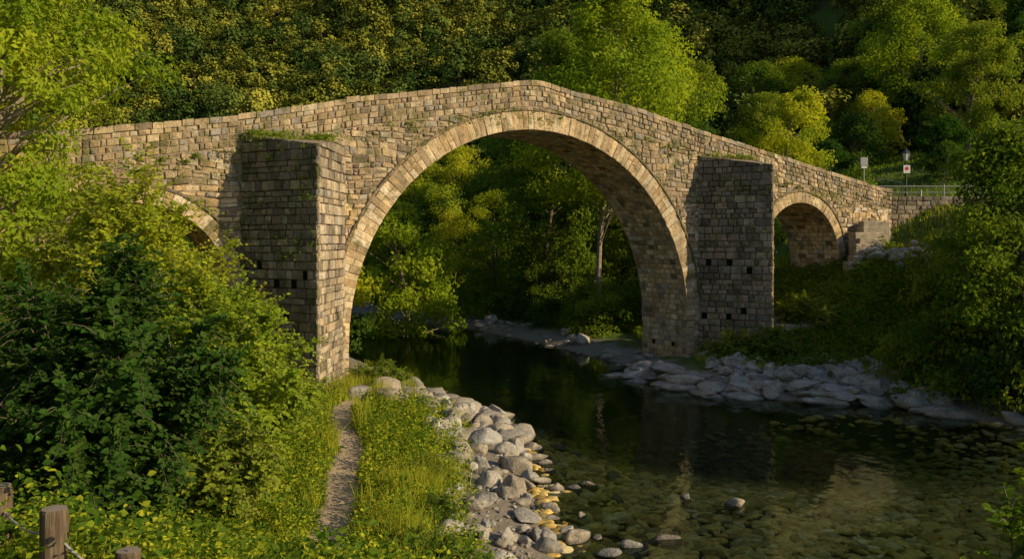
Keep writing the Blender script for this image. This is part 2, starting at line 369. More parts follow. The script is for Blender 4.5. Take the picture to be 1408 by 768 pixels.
for (c,zc,ri,th) in HOLES:
    n=int(math.pi*ri/.29); 
    for o,nr in ((0,nv),(-W,-nv)):
        es=np.linspace(0,np.pi,n+1)
        for i in range(n):
            a,b=es[i],es[i+1]; t=th+R0.normal(0,.02)
            f=lambda ph,r_: P3(c+r_*math.cos(ph),zc+r_*math.sin(ph),o)
            r=.12+.7*R0.random(); pr=.085+R0.uniform(-.02,.015)
            if R0.random()<.3:
                tm=t*R0.uniform(.4,.65)
                B.block([f(a,ri-.035),f(b,ri-.035),f(b,ri+tm),f(a,ri+tm)],nr,pr,gap=.006,ch=.012,r=r,w=.3,ij=.004)
                B.block([f(a,ri+tm),f(b,ri+tm),f(b,ri+t),f(a,ri+t)],nr,pr,gap=.006,ch=.012,r=.2+.65*R0.random(),w=.3,ij=.004)
            else: B.block([f(a,ri-.035),f(b,ri-.035),f(b,ri+t),f(a,ri+t)],nr,pr,gap=.006,ch=.012,r=r,w=.3,ij=.004)
        m2=int(math.pi*(ri+th)/.7); es=np.linspace(0,np.pi,m2+1)
        for i in range(m2):
            a,b=es[i],es[i+1]; t0=ri+th+.01; t1=t0+.13
            k=[f(a+(b-a)*q,t1) for q in (0,.5,1)]; k0=[f(a+(b-a)*q,t0) for q in (0,.5,1)]
            r=R0.random()*.4
            B.block([k0[0],k0[1],k[1],k[0]],nr,.13,gap=.002,ch=.02,r=r,w=.75,ij=.003); B.block([k0[1],k0[2],k[2],k[1]],nr,.13,gap=.002,ch=.02,r=r,w=.75,ij=.003)
        for sg in (-1,1):
            z=zc; k=0
            while z>-1.2:
                h=R0.uniform(.3,.42); k+=1; L=.4
                x0=c+sg*(ri-.035); x1=c+sg*(ri+L)
                B.block([P3(x0,z-h,o),P3(x1,z-h,o),P3(x1,z,o),P3(x0,z,o)],nr,.08,r=.3+.6*R0.random(),w=.3); z-=h
B.obj('arch_rings',M_stone)
B=Blk(); HB=[]
for hi,(c,zc,ri,th) in enumerate(HOLES):
    n=int(math.pi*ri/.28); es=np.linspace(0,np.pi,n+1)
    for i in range(n):
        a,b=es[i],es[i+1]; v=0.0
        first=R0.uniform(.2,.5)
        while v<W:
            l=first if v==0 else R0.uniform(.3,.65); v1=min(v+l,W)
            if W-v1<.2: v1=W
            f=lambda ph,vv: P3(c+ri*math.cos(ph),zc+ri*math.sin(ph),-vv)
            mid=(a+b)/2; nr=-(dv*math.cos(mid)+up*math.sin(mid))
            B.block([f(a,v),f(b,v),f(b,v1),f(a,v1)],nr,R0.uniform(.01,.05),r=R0.random(),w=.1); v=v1
    for sg in (-1,1):
        z=zc; row=0
        while z>-1.3:
            h=R0.uniform(.27,.36); v=0.0; row+=1
            while v<W:
                l=R0.uniform(.3,.7); v1=min(v+l,W)
                if W-v1<.2: v1=W
                s_=c+sg*ri
                if hi==1 and row==5 and any(v<q<v1 for q in (1.0,2.6)) :
                    mdv=(v+v1)/2
                    HB.append([P3(s_-sg*.03,z-h*.9,-mdv+.12),P3(s_-sg*.03,z-h*.9,-mdv-.12),P3(s_-sg*.03,z-h*.1,-mdv-.12),P3(s_-sg*.03,z-h*.1,-mdv+.12)])
                    B.block([P3(s_,z-h,-v),P3(s_,z-h,-mdv+.12),P3(s_,z,-mdv+.12),P3(s_,z,-v)],-sg*dv,.04,r=R0.random(),w=.35)
                    B.block([P3(s_,z-h,-mdv-.12),P3(s_,z-h,-v1),P3(s_,z,-v1),P3(s_,z,-mdv-.12)],-sg*dv,.04,r=R0.random(),w=.35)
                else: B.block([P3(s_,z-h,-v),P3(s_,z-h,-v1),P3(s_,z,-v1),P3(s_,z,-v)],-sg*dv,R0.uniform(.02,.05),r=R0.random(),w=.3)
                v=v1
            z-=h
B.obj('arch_barrels',M_stone)
B=Blk(); HQ=[]; HW=.27
def pier_face(A,Bp,za,zb,holes,extA,extB,wth):
    A=np.array([A[0],A[1],0]);Bp=np.array([Bp[0],Bp[1],0]); L=np.linalg.norm(Bp-A); t=(Bp-A)/L
    nr=np.cross(t,up)
    z=-1.2
    top=lambda u: za+(zb-za)*u/L
    holes=list(holes)
    while z<max(za,zb):
        h=R0.uniform(.2,.42); 
        hz=[q for q in holes if z<=q[1]<z+h]
        if hz: h=max(h,.32)
        z1=z+h; u=-extA; end=L+extB; stops=sorted([q[0] for q in hz])
        first=True
        while u<end-.02:
            l=R0.uniform(.22,.7)
            if first and int(z*10)%2: l*=.6
            first=False
            u1=u+l
            if end-u1<.2: u1=end
            hole=None
            for q in stops:
                if u<q-.13<u1+.15: u1=q-.13; hole=q; break
            f=lambda a,b: A+t*a+up*min(b,top(min(max(a,0),L)))
            if f(u,z1)[2]-f(u,z)[2]>.06 or f(u1,z1)[2]-f(u1,z)[2]>.06:
                if u1-u>.06: B.block([f(u,z),f(u1,z),f(u1,z1),f(u,z1)],nr,R0.uniform(.02,.1),r=R0.random(),w=wth+.2*(z<1.5)+.15*(z>9),back=-.06,ij=.018)
            u=u1
            if hole is not None:
                zc2=z+min(h,.34)
                HQ.append([A+t*(u+.0)+up*z+nr*.012,A+t*(u+HW)+up*z+nr*.012,A+t*(u+HW)+up*zc2+nr*.012,A+t*u+up*zc2+nr*.012])
                if z1-zc2>.04: B.block([f(u,zc2),f(u+HW,zc2),f(u+HW,z1),f(u,z1)],nr,.05,w=wth,back=-.05)
                u=u+HW; stops.remove(hole)
        z=z1
hl=lambda us,z: [(u,z) for u in us]
for k,(A,Nn,Bp) in enumerate(PL):
    zA,zN=(11.2,10.6) if k==0 else (11.6,10.95)
    if k==0:
        hL=hl((1.0,),5.95)+hl((1.9,2.8),5.3)+hl((3.4,),5.6)+hl((2.4,),4.0); hR=hl((1.3,2.6),5.5)+hl((2.9,),3.9)
    else:
        hL=hl((.6,1.75),5.75)+hl((2.8,),5.35)+hl((.35,1.7),3.0)+hl((2.5,),3.4); hR=hl((1.3,2.4),5.5)
    pier_face(A,Nn,zA,zN,hL,0,.06,.38); pier_face(Nn,Bp,zN,zA,hR,.06,0,.18)
B.obj('pier_cutwater_masonry',M_stone_pier)
hv=[];hq=[]
for q in HQ+HB:
    n=len(hv); hv+=list(q); hq.append((n,n+1,n+2,n+3))
build('putlog_hole_shade',hv,[hq],[M_hole_shade],parent=bridge)  # flat black quads paint the shade of deep holes
# ------------------------------------------------------------------ vegetation generators
def leaf_quads(cen,u,n,size,rng,wid=.55,fold=.12):
    v=nrmz(np.cross(n,u)); s=np.broadcast_to(np.asarray(size).reshape(-1,1),(len(cen),1))
    a=cen-u*s*.5; b=cen+v*s*wid*.5+n*s*fold; c=cen+u*s*.5-n*s*.05; d=cen-v*s*wid*.5+n*s*fold
    V=np.stack([a,b,c,d],1).reshape(-1,3); Q=np.arange(len(V)).reshape(-1,4); return V,Q
def leaf_six(base,u,n,size,wid=.6,fold=.14):
    v=nrmz(np.cross(n,u)); s=np.asarray(size).reshape(-1,1)
    p=lambda x,y,z: base+u*s*x+v*s*y*wid+n*s*z
    V=np.stack([p(0,0,0),p(.35,.5,fold),p(.72,.36,fold*.8),p(1,0,-.08),p(.72,-.36,fold*.8),p(.35,-.5,fold)],1).reshape(-1,3)
    i=np.arange(len(base))[:,None]*6
    Q=np.concatenate([i+np.array([[0,1,2,3]]),i+np.array([[0,3,4,5]])]); return V,Q
def tree(name,seed,H,R,base,nC,nL,leaf,shape='round',tr=.22,mats=None,flat=.7,cs=.27,link=True,lean=.03,nlimb=.5,sph=.5,rndn=.45,wid=.6):
    rng=np.random.default_rng(seed); A=Acc()
    zz=np.linspace(0,1,9); ph=rng.random()*6.28
    tp=np.stack([H*lean*np.sin(zz*3+ph)*3*zz,H*lean*np.cos(zz*2.3+ph)*3*zz-0*zz,zz*H*.92-.4*(zz==0)],-1); tp[:,:2]-=tp[0,:2]
    rad=tr*(1-zz)**.8+.02; rad[0]*=1.35
    V,Q=tube(tp,rad,8); A.add(V,Q,r=.5,m=0)
    h=rng.random(nC)**.9; ang=rng.random(nC)*6.283
    if shape=='round': pf=np.sin(np.pi*np.clip(h*.83+.14,0,1))**.65
    elif shape=='cone': pf=(1-h)**.85*.95+.04
    elif shape=='egg': pf=np.sin(np.pi*np.clip(h*.8+.17,0,1)**1.0)**.9*(1-.25*h)
    elif shape=='bush': pf=np.sqrt(np.clip(1-h**2.2,0,1))
    lob=1+.26*np.sin(3*ang+ph+4*h)+.18*np.sin(5*ang-6*h+ph*2)
    rr=R*pf*lob*(.3+.7*np.sqrt(rng.random(nC)))
    zc=H*(base+(1-base)*h*.97)
    tx=np.interp(zc,tp[:,2],tp[:,0]);ty=np.interp(zc,tp[:,2],tp[:,1])
    C=np.stack([tx+rr*np.cos(ang),ty+rr*np.sin(ang),zc],-1)
    cr=R*cs*(.5+.9*rng.random(nC))
    cnt=np.maximum((nL*(cr/(R*cs))**2).astype(int),8)
    ci=np.repeat(np.arange(nC),cnt); n=len(ci)
    dr=nrmz(rng.normal(size=(n,3))); q=rng.random(n)**.42
    pos_=C[ci]+dr*(cr[ci]*q)[:,None]*np.array([1,1,flat])+rng.normal(0,.1,(n,3))*cr[ci][:,None]
    cn=np.array([0,0,H*(base+.4*(1-base))]); outd=nrmz(dr*(1-sph)+sph*1.2*nrmz((pos_-cn)*np.array([1,1,R*2/(H*(1-base))])))
    nn=nrmz(outd*.85+np.array([0,0,.25])+rng.normal(0,rndn,(n,3)))
    u=nrmz(np.cross(nn,rng.normal(size=(n,3)))+np.array([0,0,-.25]))
    sz=leaf*(.6+.8*rng.random(n))
    V,Q=leaf_quads(pos_,u,nn,sz,rng,wid)
    rn=np.clip(.6*rng.random(nC)[ci]+.4*rng.random(n),0,1)
    A.add(V,Q,r=np.repeat(rn,4),m=1)
    for i in range(nC):
        if rng.random()>nlimb: continue
        z0=max(zc[i]-rr[i]*(.5+.4*rng.random()),H*max(base*.6,.1)); z0=min(z0,H*.88)
        p0=np.array([np.interp(z0,tp[:,2],tp[:,0]),np.interp(z0,tp[:,2],tp[:,1]),z0]); p2=C[i]; p1=(p0+p2)/2+np.array([0,0,.12*rr[i]])+rng.normal(0,.05*R,3)
        t=np.linspace(0,1,5)[:,None]; pp=(1-t)**2*p0+2*t*(1-t)*p1+t*t*p2
        r0=tr*.3*(1-z0/H*.6); V,Q=tube(pp,np.linspace(r0,.018,5),5); A.add(V,Q,r=.5,m=0)
    return A.obj(name,mats or [M_bark,M_leaf_mid],link=link,smooth=False)
def shrub(name,seed,H,R,nstem,ntwig,nleaf,leaf,mats,tl=.9,link=True,up_=.35,droop=.2,zmin=.1):
    rng=np.random.default_rng(seed); A=Acc()
    th=rng.random(nstem)*6.283; rho=np.sqrt(rng.random(nstem)); hh=H*(1-.45*rho**2)*(.72+.3*rng.random(nstem))
    T=np.stack([R*rho*np.cos(th),R*rho*np.sin(th),hh],-1); Bs=T*np.array([.22,.22,0])+rng.normal(0,.08,(nstem,3))*[1,1,0]; Cc=T*np.array([.35,.35,.7])
    tt=np.linspace(0,1,6)[:,None]
    for i in range(nstem):
        pp=(1-tt)**2*Bs[i]+2*tt*(1-tt)*Cc[i]+tt*tt*T[i]; V,Q=tube(pp,np.linspace(.014+.005*H,.008,6),5); A.add(V,Q,m=0)
    si=rng.integers(0,nstem,ntwig); t=(zmin+(1-zmin)*rng.random(ntwig)**.75)[:,None]
    st=(1-t)**2*Bs[si]+2*t*(1-t)*Cc[si]+t*t*T[si]
    rad=nrmz(st*np.array([1,1,.15])+1e-3)
    d=nrmz(rad*.7+rng.normal(0,.65,(ntwig,3))+np.array([0,0,up_])); ln=tl*(.45+.8*rng.random(ntwig))
    mid=st+d*(ln*.55)[:,None]; tip=st+d*ln[:,None]-np.array([0,0,1])*(droop*ln)[:,None]
    sd=nrmz(np.cross(d,np.array([0,0,1.])+rng.normal(0,.1,(ntwig,3)))); s2=np.cross(d,sd)
    a=[]
    for P_,w_ in ((st,.008),(mid,.005),(tip,.003)):
        for k in range(3):
            g=k*2.0944; a.append(P_+(sd*math.cos(g)+s2*math.sin(g))*w_)
    V=np.stack(a,1).reshape(-1,3); b=np.arange(ntwig)[:,None]*9; Q=[]
    for l in (0,3):
        for k in range(3): Q.append(b+np.array([[l+k,l+(k+1)%3,l+3+(k+1)%3,l+3+k]]))
    A.add(V,np.concatenate(Q),m=0)
    f=(np.arange(nleaf)+.7)/nleaf
    p=st[:,None]+d[:,None]*(ln[:,None]*f)[...,None]; p[...,2]-=droop*ln[:,None]*f**2
    sg=np.where(np.arange(nleaf)%2,1.,-1.)[None,:,None]
    ld=nrmz(d[:,None]*.55+sd[:,None]*sg*.85+rng.normal(0,.28,(ntwig,nleaf,3))+np.array([0,0,-.12]))
    nn=nrmz(np.array([0,0,.55])+rad[:,None]*.8+rng.normal(0,.33,(ntwig,nleaf,3)))
    sz=leaf*(.6+.7*rng.random((ntwig,nleaf)))*(1-.25*f)
    V,Q=leaf_six(p.reshape(-1,3),ld.reshape(-1,3),nn.reshape(-1,3),sz.ravel(),.72)
    rn=np.clip(.5*rng.random(ntwig)[:,None]+.5*rng.random((ntwig,nleaf)),0,1).ravel()
    A.add(V,Q,r=np.repeat(rn,6),m=1)
    return A.obj(name,mats,link=link)
def place(ob,x,y,z=None,rot=0,s=1.0,name=None,dz=0):
    ob.location=(x,y,(tz(x,y) if z is None else z)+dz); ob.rotation_euler=(0,0,rot); ob.scale=(s,s,s) if np.isscalar(s) else s; return ob
def dup(ob,x,y,rot,s,z=None,dz=0):
    o=bpy.data.objects.new(ob.name.split('.')[0],ob.data); COL.objects.link(o); return place(o,x,y,z,rot,s,dz=dz)
def scatter(name,pts,rots,scl,srcs,idx_):
    col=bpy.data.collections.new(name+'_src')
    for i,o in enumerate(srcs): o.name=f'{name}_kind_{i:02d}'; col.objects.link(o)
    me=bpy.data.meshes.new(name); me.from_pydata([tuple(p) for p in pts],[],[])
    a=me.attributes.new('rot','FLOAT_VECTOR','POINT'); a.data.foreach_set('vector',np.asarray(rots,dtype=np.float32).ravel())
    a=me.attributes.new('scl','FLOAT_VECTOR','POINT'); a.data.foreach_set('vector',np.asarray(scl,dtype=np.float32).ravel())
    a=me.attributes.new('idx','INT','POINT'); a.data.foreach_set('value',np.asarray(idx_,dtype=np.int32))
    ob=bpy.data.objects.new(name,me); COL.objects.link(ob)
    ng=bpy.data.node_groups.new(name,'GeometryNodeTree'); ng.interface.new_socket('Geometry',in_out='INPUT',socket_type='NodeSocketGeometry'); ng.interface.new_socket('Geometry',in_out='OUTPUT',socket_type='NodeSocketGeometry')
    gi=ng.nodes.new('NodeGroupInput');go=ng.nodes.new('NodeGroupOutput'); ip=ng.nodes.new('GeometryNodeInstanceOnPoints'); ci=ng.nodes.new('GeometryNodeCollectionInfo')
    ci.inputs['Collection'].default_value=col; ci.inputs['Separate Children'].default_value=True; ci.inputs['Reset Children'].default_value=True
    ip.inputs['Pick Instance'].default_value=True
    def na(n,t):
        x=ng.nodes.new('GeometryNodeInputNamedAttribute'); x.data_type=t; x.inputs['Name'].default_value=n; return x.outputs['Attribute']
    L=ng.links.new
    L(gi.outputs[0],ip.inputs['Points']); L(ci.outputs[0],ip.inputs['Instance']); L(na('idx','INT'),ip.inputs['Instance Index']); L(na('rot','FLOAT_VECTOR'),ip.inputs['Rotation']); L(na('scl','FLOAT_VECTOR'),ip.inputs['Scale']); L(ip.outputs[0],go.inputs[0])
    md=ob.modifiers.new('scatter','NODES'); md.node_group=ng
    return ob
# ------------------------------------------------------------------ rocks
def rock_obj(seed,sub=3,planes=14,flat=.6):
    rng=np.random.default_rng(seed); bm=bmesh.new(); bmesh.ops.create_icosphere(bm,subdivisions=sub,radius=1)
    V=np.array([v.co[:] for v in bm.verts]); F=np.array([[v.index for v in f.verts] for f in bm.faces]); bm.free()
    V=V*rng.uniform(.8,1.2,3)
    for i in range(planes):
        n=nrmz(rng.normal(size=3)); h=rng.uniform(.55,.85); dd=V@n-h; V=V-np.maximum(dd,0)[:,None]*n*.95
    V+=.025*np.sin(V[:,[1,2,0]]*7+seed)
    V=V*np.array([1,.8,flat]); V/=np.abs(V[:,0]).max(); V*=.5
    return build('rock',V,[F],[M_rock],None,{'rnd':np.zeros(len(V))},True,link=False)
rng=np.random.default_rng(33)
def scat_pts(n,xr,yr,cond):
    x=rng.uniform(*xr,n);y=rng.uniform(*yr,n); z,d,lf,ins=terrain(x,y,True); k=cond(x,y,z,d,lf,ins); return x[k],y[k],z[k],d[k]
P_=[];S_=[];Ro=[]
def addr(x,y,z,s,asp=None,sink=.12):
    n=len(x); a=np.stack([rng.uniform(.8,1.4,n),rng.uniform(.7,1.15,n),rng.uniform(.5,1.0,n)],-1) if asp is None else asp
    P_.append(np.stack([x,y,z+s*sink],-1)); S_.append(a*s[:,None]); Ro.append(np.stack([rng.normal(0,.15,n),rng.normal(0,.15,n),rng.random(n)*6.28],-1))
def lc(x,y,z,d,l,i): return (l|i)&(x<4)&(np.where(i,d<2.8,d<3.0+.9*wn(x,y,3,2)))&(rng.random(len(x))<np.where(i,.9*np.exp(-d*.9),.9))&(dline(x,y,Rb)>6)
x,y,z,d=scat_pts(1500,(-7,5),(15,45),lc); s=.12+.75*rng.random(len(x))**3+.1*ss((y-26)/8); addr(x,y,z,s,sink=.15)
x,y,z,d=scat_pts(6000,(-7,5),(15,45),lc); s=.05+.13*rng.random(len(x)); addr(x,y,z,s,sink=.15)
x,y,z,d=scat_pts(320,(-6,3),(28,42),lambda x,y,z,d,l,i:(l|i)&(x<3)&np.where(i,d<.4,d<3.0)); s=.5+1.1*rng.random(len(x))**2; addr(x,y,z,s,sink=.02)
for (bx,by,bs) in ((.1,26.2,1.0),(5.95,23.2,.6),(4.7,23.8,.35),(-.4,30.5,1.0),(.25,22.6,.5),(-3.9,34.5,1.6),(-5.2,35.2,1.7),(-4.7,33.4,1.4),(-5.9,33.9,1.3),(-3.3,33.0,1.2),(1.3,21,.5),(1.2,24.5,.45),(.6,20.3,.6),(-.6,24,.7),(-.9,21.4,.6),(1.8,22.3,.4),(2.0,20.6,.35),(-.3,27.8,.8),(-1.3,28.9,.9),(-1.9,31.5,1.1),(-.9,25.6,.55),(1.0,27.4,.5)):
    addr(np.array([bx]),np.array([by]),np.array([max(tz(bx,by),-.12)]),np.array([bs]),np.array([[1.1,.95,1.0]]),sink=.15)
x,y,z,d=scat_pts(9000,(-16,30),(24,90),lambda x,y,z,d,l,i:(dline(x,y,Rb)<dline(x,y,Lb))&np.where(i,d<.6,d<1.9+.8*wn(x,y,4,2))); s=.2+1.1*rng.random(len(x))**2.4; addr(x[::2],y[::2],z[::2],s[::2],sink=.08)
x,y,z,d=scat_pts(2500,(10,18),(38,47),lambda x,y,z,d,l,i:(~l)&(~i)&(d<6.5)&(d>.5)); s=.25+1.0*rng.random(len(x))**2; addr(x[::4],y[::4],z[::4],s[::4],sink=.05)
x,y,z,d=scat_pts(300,(5,18),(34,46),lambda x,y,z,d,l,i:(dline(x,y,Rb)<2)&np.where(i,d<.7,d<1.3)); s=.7+1.2*rng.random(len(x)); asp=np.stack([rng.uniform(1,1.5,len(x)),rng.uniform(.8,1.1,len(x)),rng.uniform(.35,.6,len(x))],-1); addr(x,y,z,s,asp,.08)
x,y,z,d=scat_pts(260,(21.5,30),(50,55.5),lambda x,y,z,d,l,i:~i); s=.5+1.3*rng.random(len(x)); addr(x[::3],y[::3],z[::3],s[::3],sink=0.1)
P_=np.concatenate(P_);S_=np.concatenate(S_);Ro=np.concatenate(Ro)
scatter('river_rocks',P_,Ro,S_,[rock_obj(i,3,10+2*i,.55+.05*i) for i in range(8)],rng.integers(0,8,len(P_)))
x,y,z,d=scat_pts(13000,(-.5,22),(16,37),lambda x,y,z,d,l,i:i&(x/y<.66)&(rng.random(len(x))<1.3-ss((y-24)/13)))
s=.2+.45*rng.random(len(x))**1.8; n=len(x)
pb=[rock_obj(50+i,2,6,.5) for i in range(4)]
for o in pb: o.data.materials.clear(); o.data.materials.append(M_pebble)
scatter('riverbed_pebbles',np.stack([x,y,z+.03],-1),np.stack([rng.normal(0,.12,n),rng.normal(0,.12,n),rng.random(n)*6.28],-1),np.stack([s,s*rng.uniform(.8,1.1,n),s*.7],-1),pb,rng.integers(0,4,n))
# ------------------------------------------------------------------ trees
fk=[tree('t',100+i,8*(.8+.07*i),3.3,.05,26,38,.55,['round','egg','round','bush','round','round'][i],.16,[M_bark,M_leaf_forest if i<4 else M_leaf_forest2],link=False,nlimb=.0,cs=.38,sph=.88,rndn=.22,wid=.85) for i in range(6)]
x,y,z,d=scat_pts(14500,(-150,175),(84,275),lambda x,y,z,d,l,i:(~i)&(~l)&(d>14)&(z<130)&(np.abs(x)<y*.72))
k=(rng.random(len(x))<.8)&~((wn(x,y,40,31)>.38)&(x>35)&(y<150))&~(wn(x,y,26,71)>.5)
k&=~((x>22)&(y<95))
x,y,z=x[k],y[k],z[k]; n=len(x); s=(.5+.6*rng.random(n)**1.6)
deep=(wn(x,y,34,72)+.35*rng.normal(size=n))>.22
ii=np.where(deep,rng.integers(4,6,n),rng.integers(0,4,n))
scatter('hill_forest',np.stack([x,y,z-.4],-1),np.stack([0*x,0*x,rng.random(n)*6.28],-1),np.stack([s,s,s*rng.uniform(.85,1.25,n)],-1),fk,ii)
mk=[tree('t',130+i,13+1.2*i,4.2,.1,62,120,.3,['round','egg','round','egg'][i],.2,[M_bark,[M_leaf_mid,M_leaf_dark,M_leaf_bright,M_leaf_mid][i]],link=False,nlimb=.3,cs=.28) for i in range(4)]
x,y,z,d=scat_pts(1500,(-60,30),(56,104),lambda x,y,z,d,l,i:(~i)&(~l)&(d>2.5)&(d<30)&(x<.32*y-9)&(np.hypot(x-6.3,y-63)>5))
k=rng.random(len(x))<.22; x,y,z=x[k],y[k],z[k]
x2,y2,z2,d2=scat_pts(900,(-75,-14),(40,72),lambda x,y,z,d,l,i:l&(~i)&(d>5)&(x<-18-.1*(72-y))); k=rng.random(len(x2))<.12
x=np.r_[x,x2[k]];y=np.r_[y,y2[k]];z=np.r_[z,z2[k]]; n=len(x); s=np.where(z>7,.42,.55)+.32*rng.random(n)
scatter('valley_woodland',np.stack([x,y,z-.3],-1),np.stack([0*x,0*x,rng.random(n)*6.28],-1),np.stack([s,s,s],-1),mk,rng.integers(0,4,n))
bk=[tree('t',150+i,3.2,2.3,.0,40,75,.2,'bush',.05,[M_bark,[M_leaf_dark,M_leaf_mid,M_leaf_mid][i]],link=False,nlimb=.2,cs=.32) for i in range(3)]
x,y,z,d=scat_pts(2600,(-50,60),(50,100),lambda x,y,z,d,l,i:(~i)&(~l)&(d>2.4)&(d<26)&~((x>9)&(y<64)&(x<36)))
k=rng.random(len(x))<.33; x,y,z=x[k],y[k],z[k]
x2,y2,z2,d2=scat_pts(500,(17.5,44),(20,50),lambda x,y,z,d,l,i:(~i)&(~l)&(d>1.4)&(x>15.8+.16*(y-36))&(x/y>np.where(y>40,.47,.43))); k=rng.random(len(x2))<.5
x3,y3,z3,d3=scat_pts(300,(-40,-9),(36,70),lambda x,y,z,d,l,i:l&(~i)&(d>3)); 
x=np.r_[x,x2[k],x3];y=np.r_[y,y2[k],y3];z=np.r_[z,z2[k],z3]; n=len(x); s=.5+.6*rng.random(n)
scatter('riverside_shrubs',np.stack([x,y,z-.15],-1),np.stack([0*x,0*x,rng.random(n)*6.28],-1),np.stack([s,s,s*rng.uniform(.8,1.3,n)],-1),bk,rng.integers(0,3,n))
x=rng.uniform(41,50,14);y=rng.uniform(22,38,14);z=terrain(x,y);s=.5+.15*rng.random(14)  # unseen trees right of the frame, added to keep bank and water shaded
tk=[tree('t',170+i,13,4.5,.08,60,90,.35,'round',.2,[M_bark,M_leaf_mid],link=False,cs=.3,nlimb=.2) for i in range(2)]
scatter('right_bank_shade_trees',np.stack([x,y,z-.3],-1),np.stack([0*x,0*x,rng.random(14)*6.28],-1),np.stack([s,s,s],-1),tk,rng.integers(0,2,14))
BB=[M_bark2,M_leaf_bright];BM=[M_bark,M_leaf_mid];BD=[M_bark,M_leaf_dark]
place(tree('poplar_tree',201,25,6.4,.36,180,200,.3,'egg',.2,BB,cs=.22),6.3,63,rot=.5)
place(tree('poplar_tree',202,22.5,5.2,.15,130,180,.3,'egg',.2,BM,cs=.24),2.3,70,rot=2)
t1=place(tree('deciduous_tree',203,10,3.7,.1,80,170,.26,'round',.18,BB,cs=.25),23.9,76,z=10.0)
t2=place(tree('deciduous_tree',204,17,5.8,.15,120,170,.32,'round',.25,BB,cs=.23),47,99)
t3=place(tree('deciduous_tree',209,16,5.4,.15,110,170,.32,'round',.25,BM,cs=.23),45,86,rot=2,s=.8)
dup(t3,31,112,1.1,.85); dup(t2,38,116,3,.85); dup(t3,52,112,4,.95); dup(t3,22,104,5,.9); dup(t2,15,98,.4,.85); dup(t3,27,96,2.4,.6); dup(t3,60,104,2.6,.8); dup(t3,42,108,.6,.75)
dup(t1,-14.5,61,1,1.1); dup(t1,-8,66,3,1.2); dup(t1,56,88,3,1.0); dup(t1,36,100,1.3,.8); dup(t1,9,84,4.3,1.4); dup(t1,33,94,2.3,.7); dup(t1,40,95,2.3,.75)
place(tree('conifer_tree',205,17,3.2,.05,120,110,.3,'cone',.22,BD,cs=.3),55.5,97)
place(tree('round_shrub',206,5.5,3.0,.0,60,110,.28,'bush',.1,BD,cs=.3),34.5,88)
dup(bpy.data.objects['round_shrub'],30,82,2,.7); dup(bpy.data.objects['round_shrub'],40,80,1,.8); dup(bpy.data.objects['round_shrub'],38,76,1,.6)
r1=place(tree('ash_tree',207,11,3.4,.08,110,190,.2,'egg',.13,[M_bark,M_leaf_mid],cs=.22),20.9,36)
dup(r1,23.5,38.5,2,1.0); dup(r1,19.6,38.0,1.1,.5); dup(r1,24.5,34,4,1.05); dup(r1,28,43,3,.85)
l1=place(tree('deciduous_tree',208,15.5,4.6,.12,150,250,.19,'round',.2,[M_bark2,M_leaf_bright],cs=.2,nlimb=.8),-16.6,27.0,rot=1)
dup(l1,-20.5,31,3,1.05); dup(l1,-18,22.5,4,.9); dup(l1,-25,38,5,1.1)
LB=[M_bark,M_leaf_bright];LM=[M_bark,M_leaf_mid];LD=[M_bark,M_leaf_dark]
place(shrub('hazel_shrub',301,8.0,2.3,44,2400,13,.16,LB,tl=1.0),-10.9,24.6)
place(shrub('hazel_shrub',302,5.9,2.1,44,2800,13,.14,LB,tl=.85),-7.9,21.3)
place(shrub('hazel_shrub',303,4.8,2.0,44,2800,13,.135,LB,tl=.75),-6.3,19.3)
place(shrub('elder_shrub',304,4.7,2.1,46,3000,13,.145,LD,tl=.75),-6.5,13.6)
place(shrub('elder_shrub',305,5.2,2.2,44,2600,13,.145,LM,tl=.8),-9.2,16.6)
place(shrub('elder_shrub',306,2.6,1.5,34,1700,12,.12,LM,tl=.55),-5.9,16.6)
place(shrub('hazel_shrub',307,4.3,.75,14,480,10,.12,LM,tl=.45,zmin=.4),5.05,8.6)
def grassfield(name,x,y,z,h,w,mat,seed=1,bend=.5):
    rng=np.random.default_rng(seed); n=len(x); th=rng.random(n)*6.283
    dx=np.stack([np.cos(th),np.sin(th),0*th],-1); th2=rng.random(n)*6.283; bd=np.stack([np.cos(th2),np.sin(th2),0*th2],-1)*(bend*h*rng.random(n))[:,None]
    b=np.stack([x,y,z-.03],-1); hv=np.stack([0*h,0*h,h],-1)
    a=b-dx*w[:,None];c=b+dx*w[:,None];m1=b+hv*.55+bd*.3; m2=m1+dx*w[:,None]*.8; m1=m1-dx*w[:,None]*.8; t=b+hv*.95+bd
    V=np.stack([a,c,m2,m1,t],1).reshape(-1,3); i=np.arange(n)[:,None]*5
    return build(name,V,[i+np.array([[0,1,2,3]]),i+np.array([[3,2,4]])],[mat],None,{'rnd':np.repeat(rng.random(n),5)})
def herbs(name,x,y,z,h,leaf,mat,seed=2,k=7):
    rng=np.random.default_rng(seed); n=len(x)
    f=rng.random((n,k)); base=np.stack([x,y,z],-1)[:,None]+np.stack([rng.normal(0,.05,(n,k)),rng.normal(0,.05,(n,k)),f*h[:,None]],-1)
    u=nrmz(rng.normal(size=(n,k,3))*[1,1,.35]+[0,0,.1]); nn=nrmz(rng.normal(size=(n,k,3))*.45+[.3,-.1,.8]); nn=nrmz(nn-u*(nn*u).sum(-1,keepdims=True))
    sz=leaf*(.6+.8*rng.random(n*k)); V,Q=leaf_six(base.reshape(-1,3),u.reshape(-1,3),nn.reshape(-1,3),sz,wid=.7)
    return build(name,V,[Q],[mat],None,{'rnd':np.repeat(rng.random(n*k),6)})
rng=np.random.default_rng(5)
def lw(x,y,z,d,l,i): return l&(~i)&(dline(x,y,PATH)>.3+.3*rng.random(len(x))+.12*wn(x,y,1.3,60))&(d>1.6+1.6*rng.random(len(x)))&(x/y>-.66)
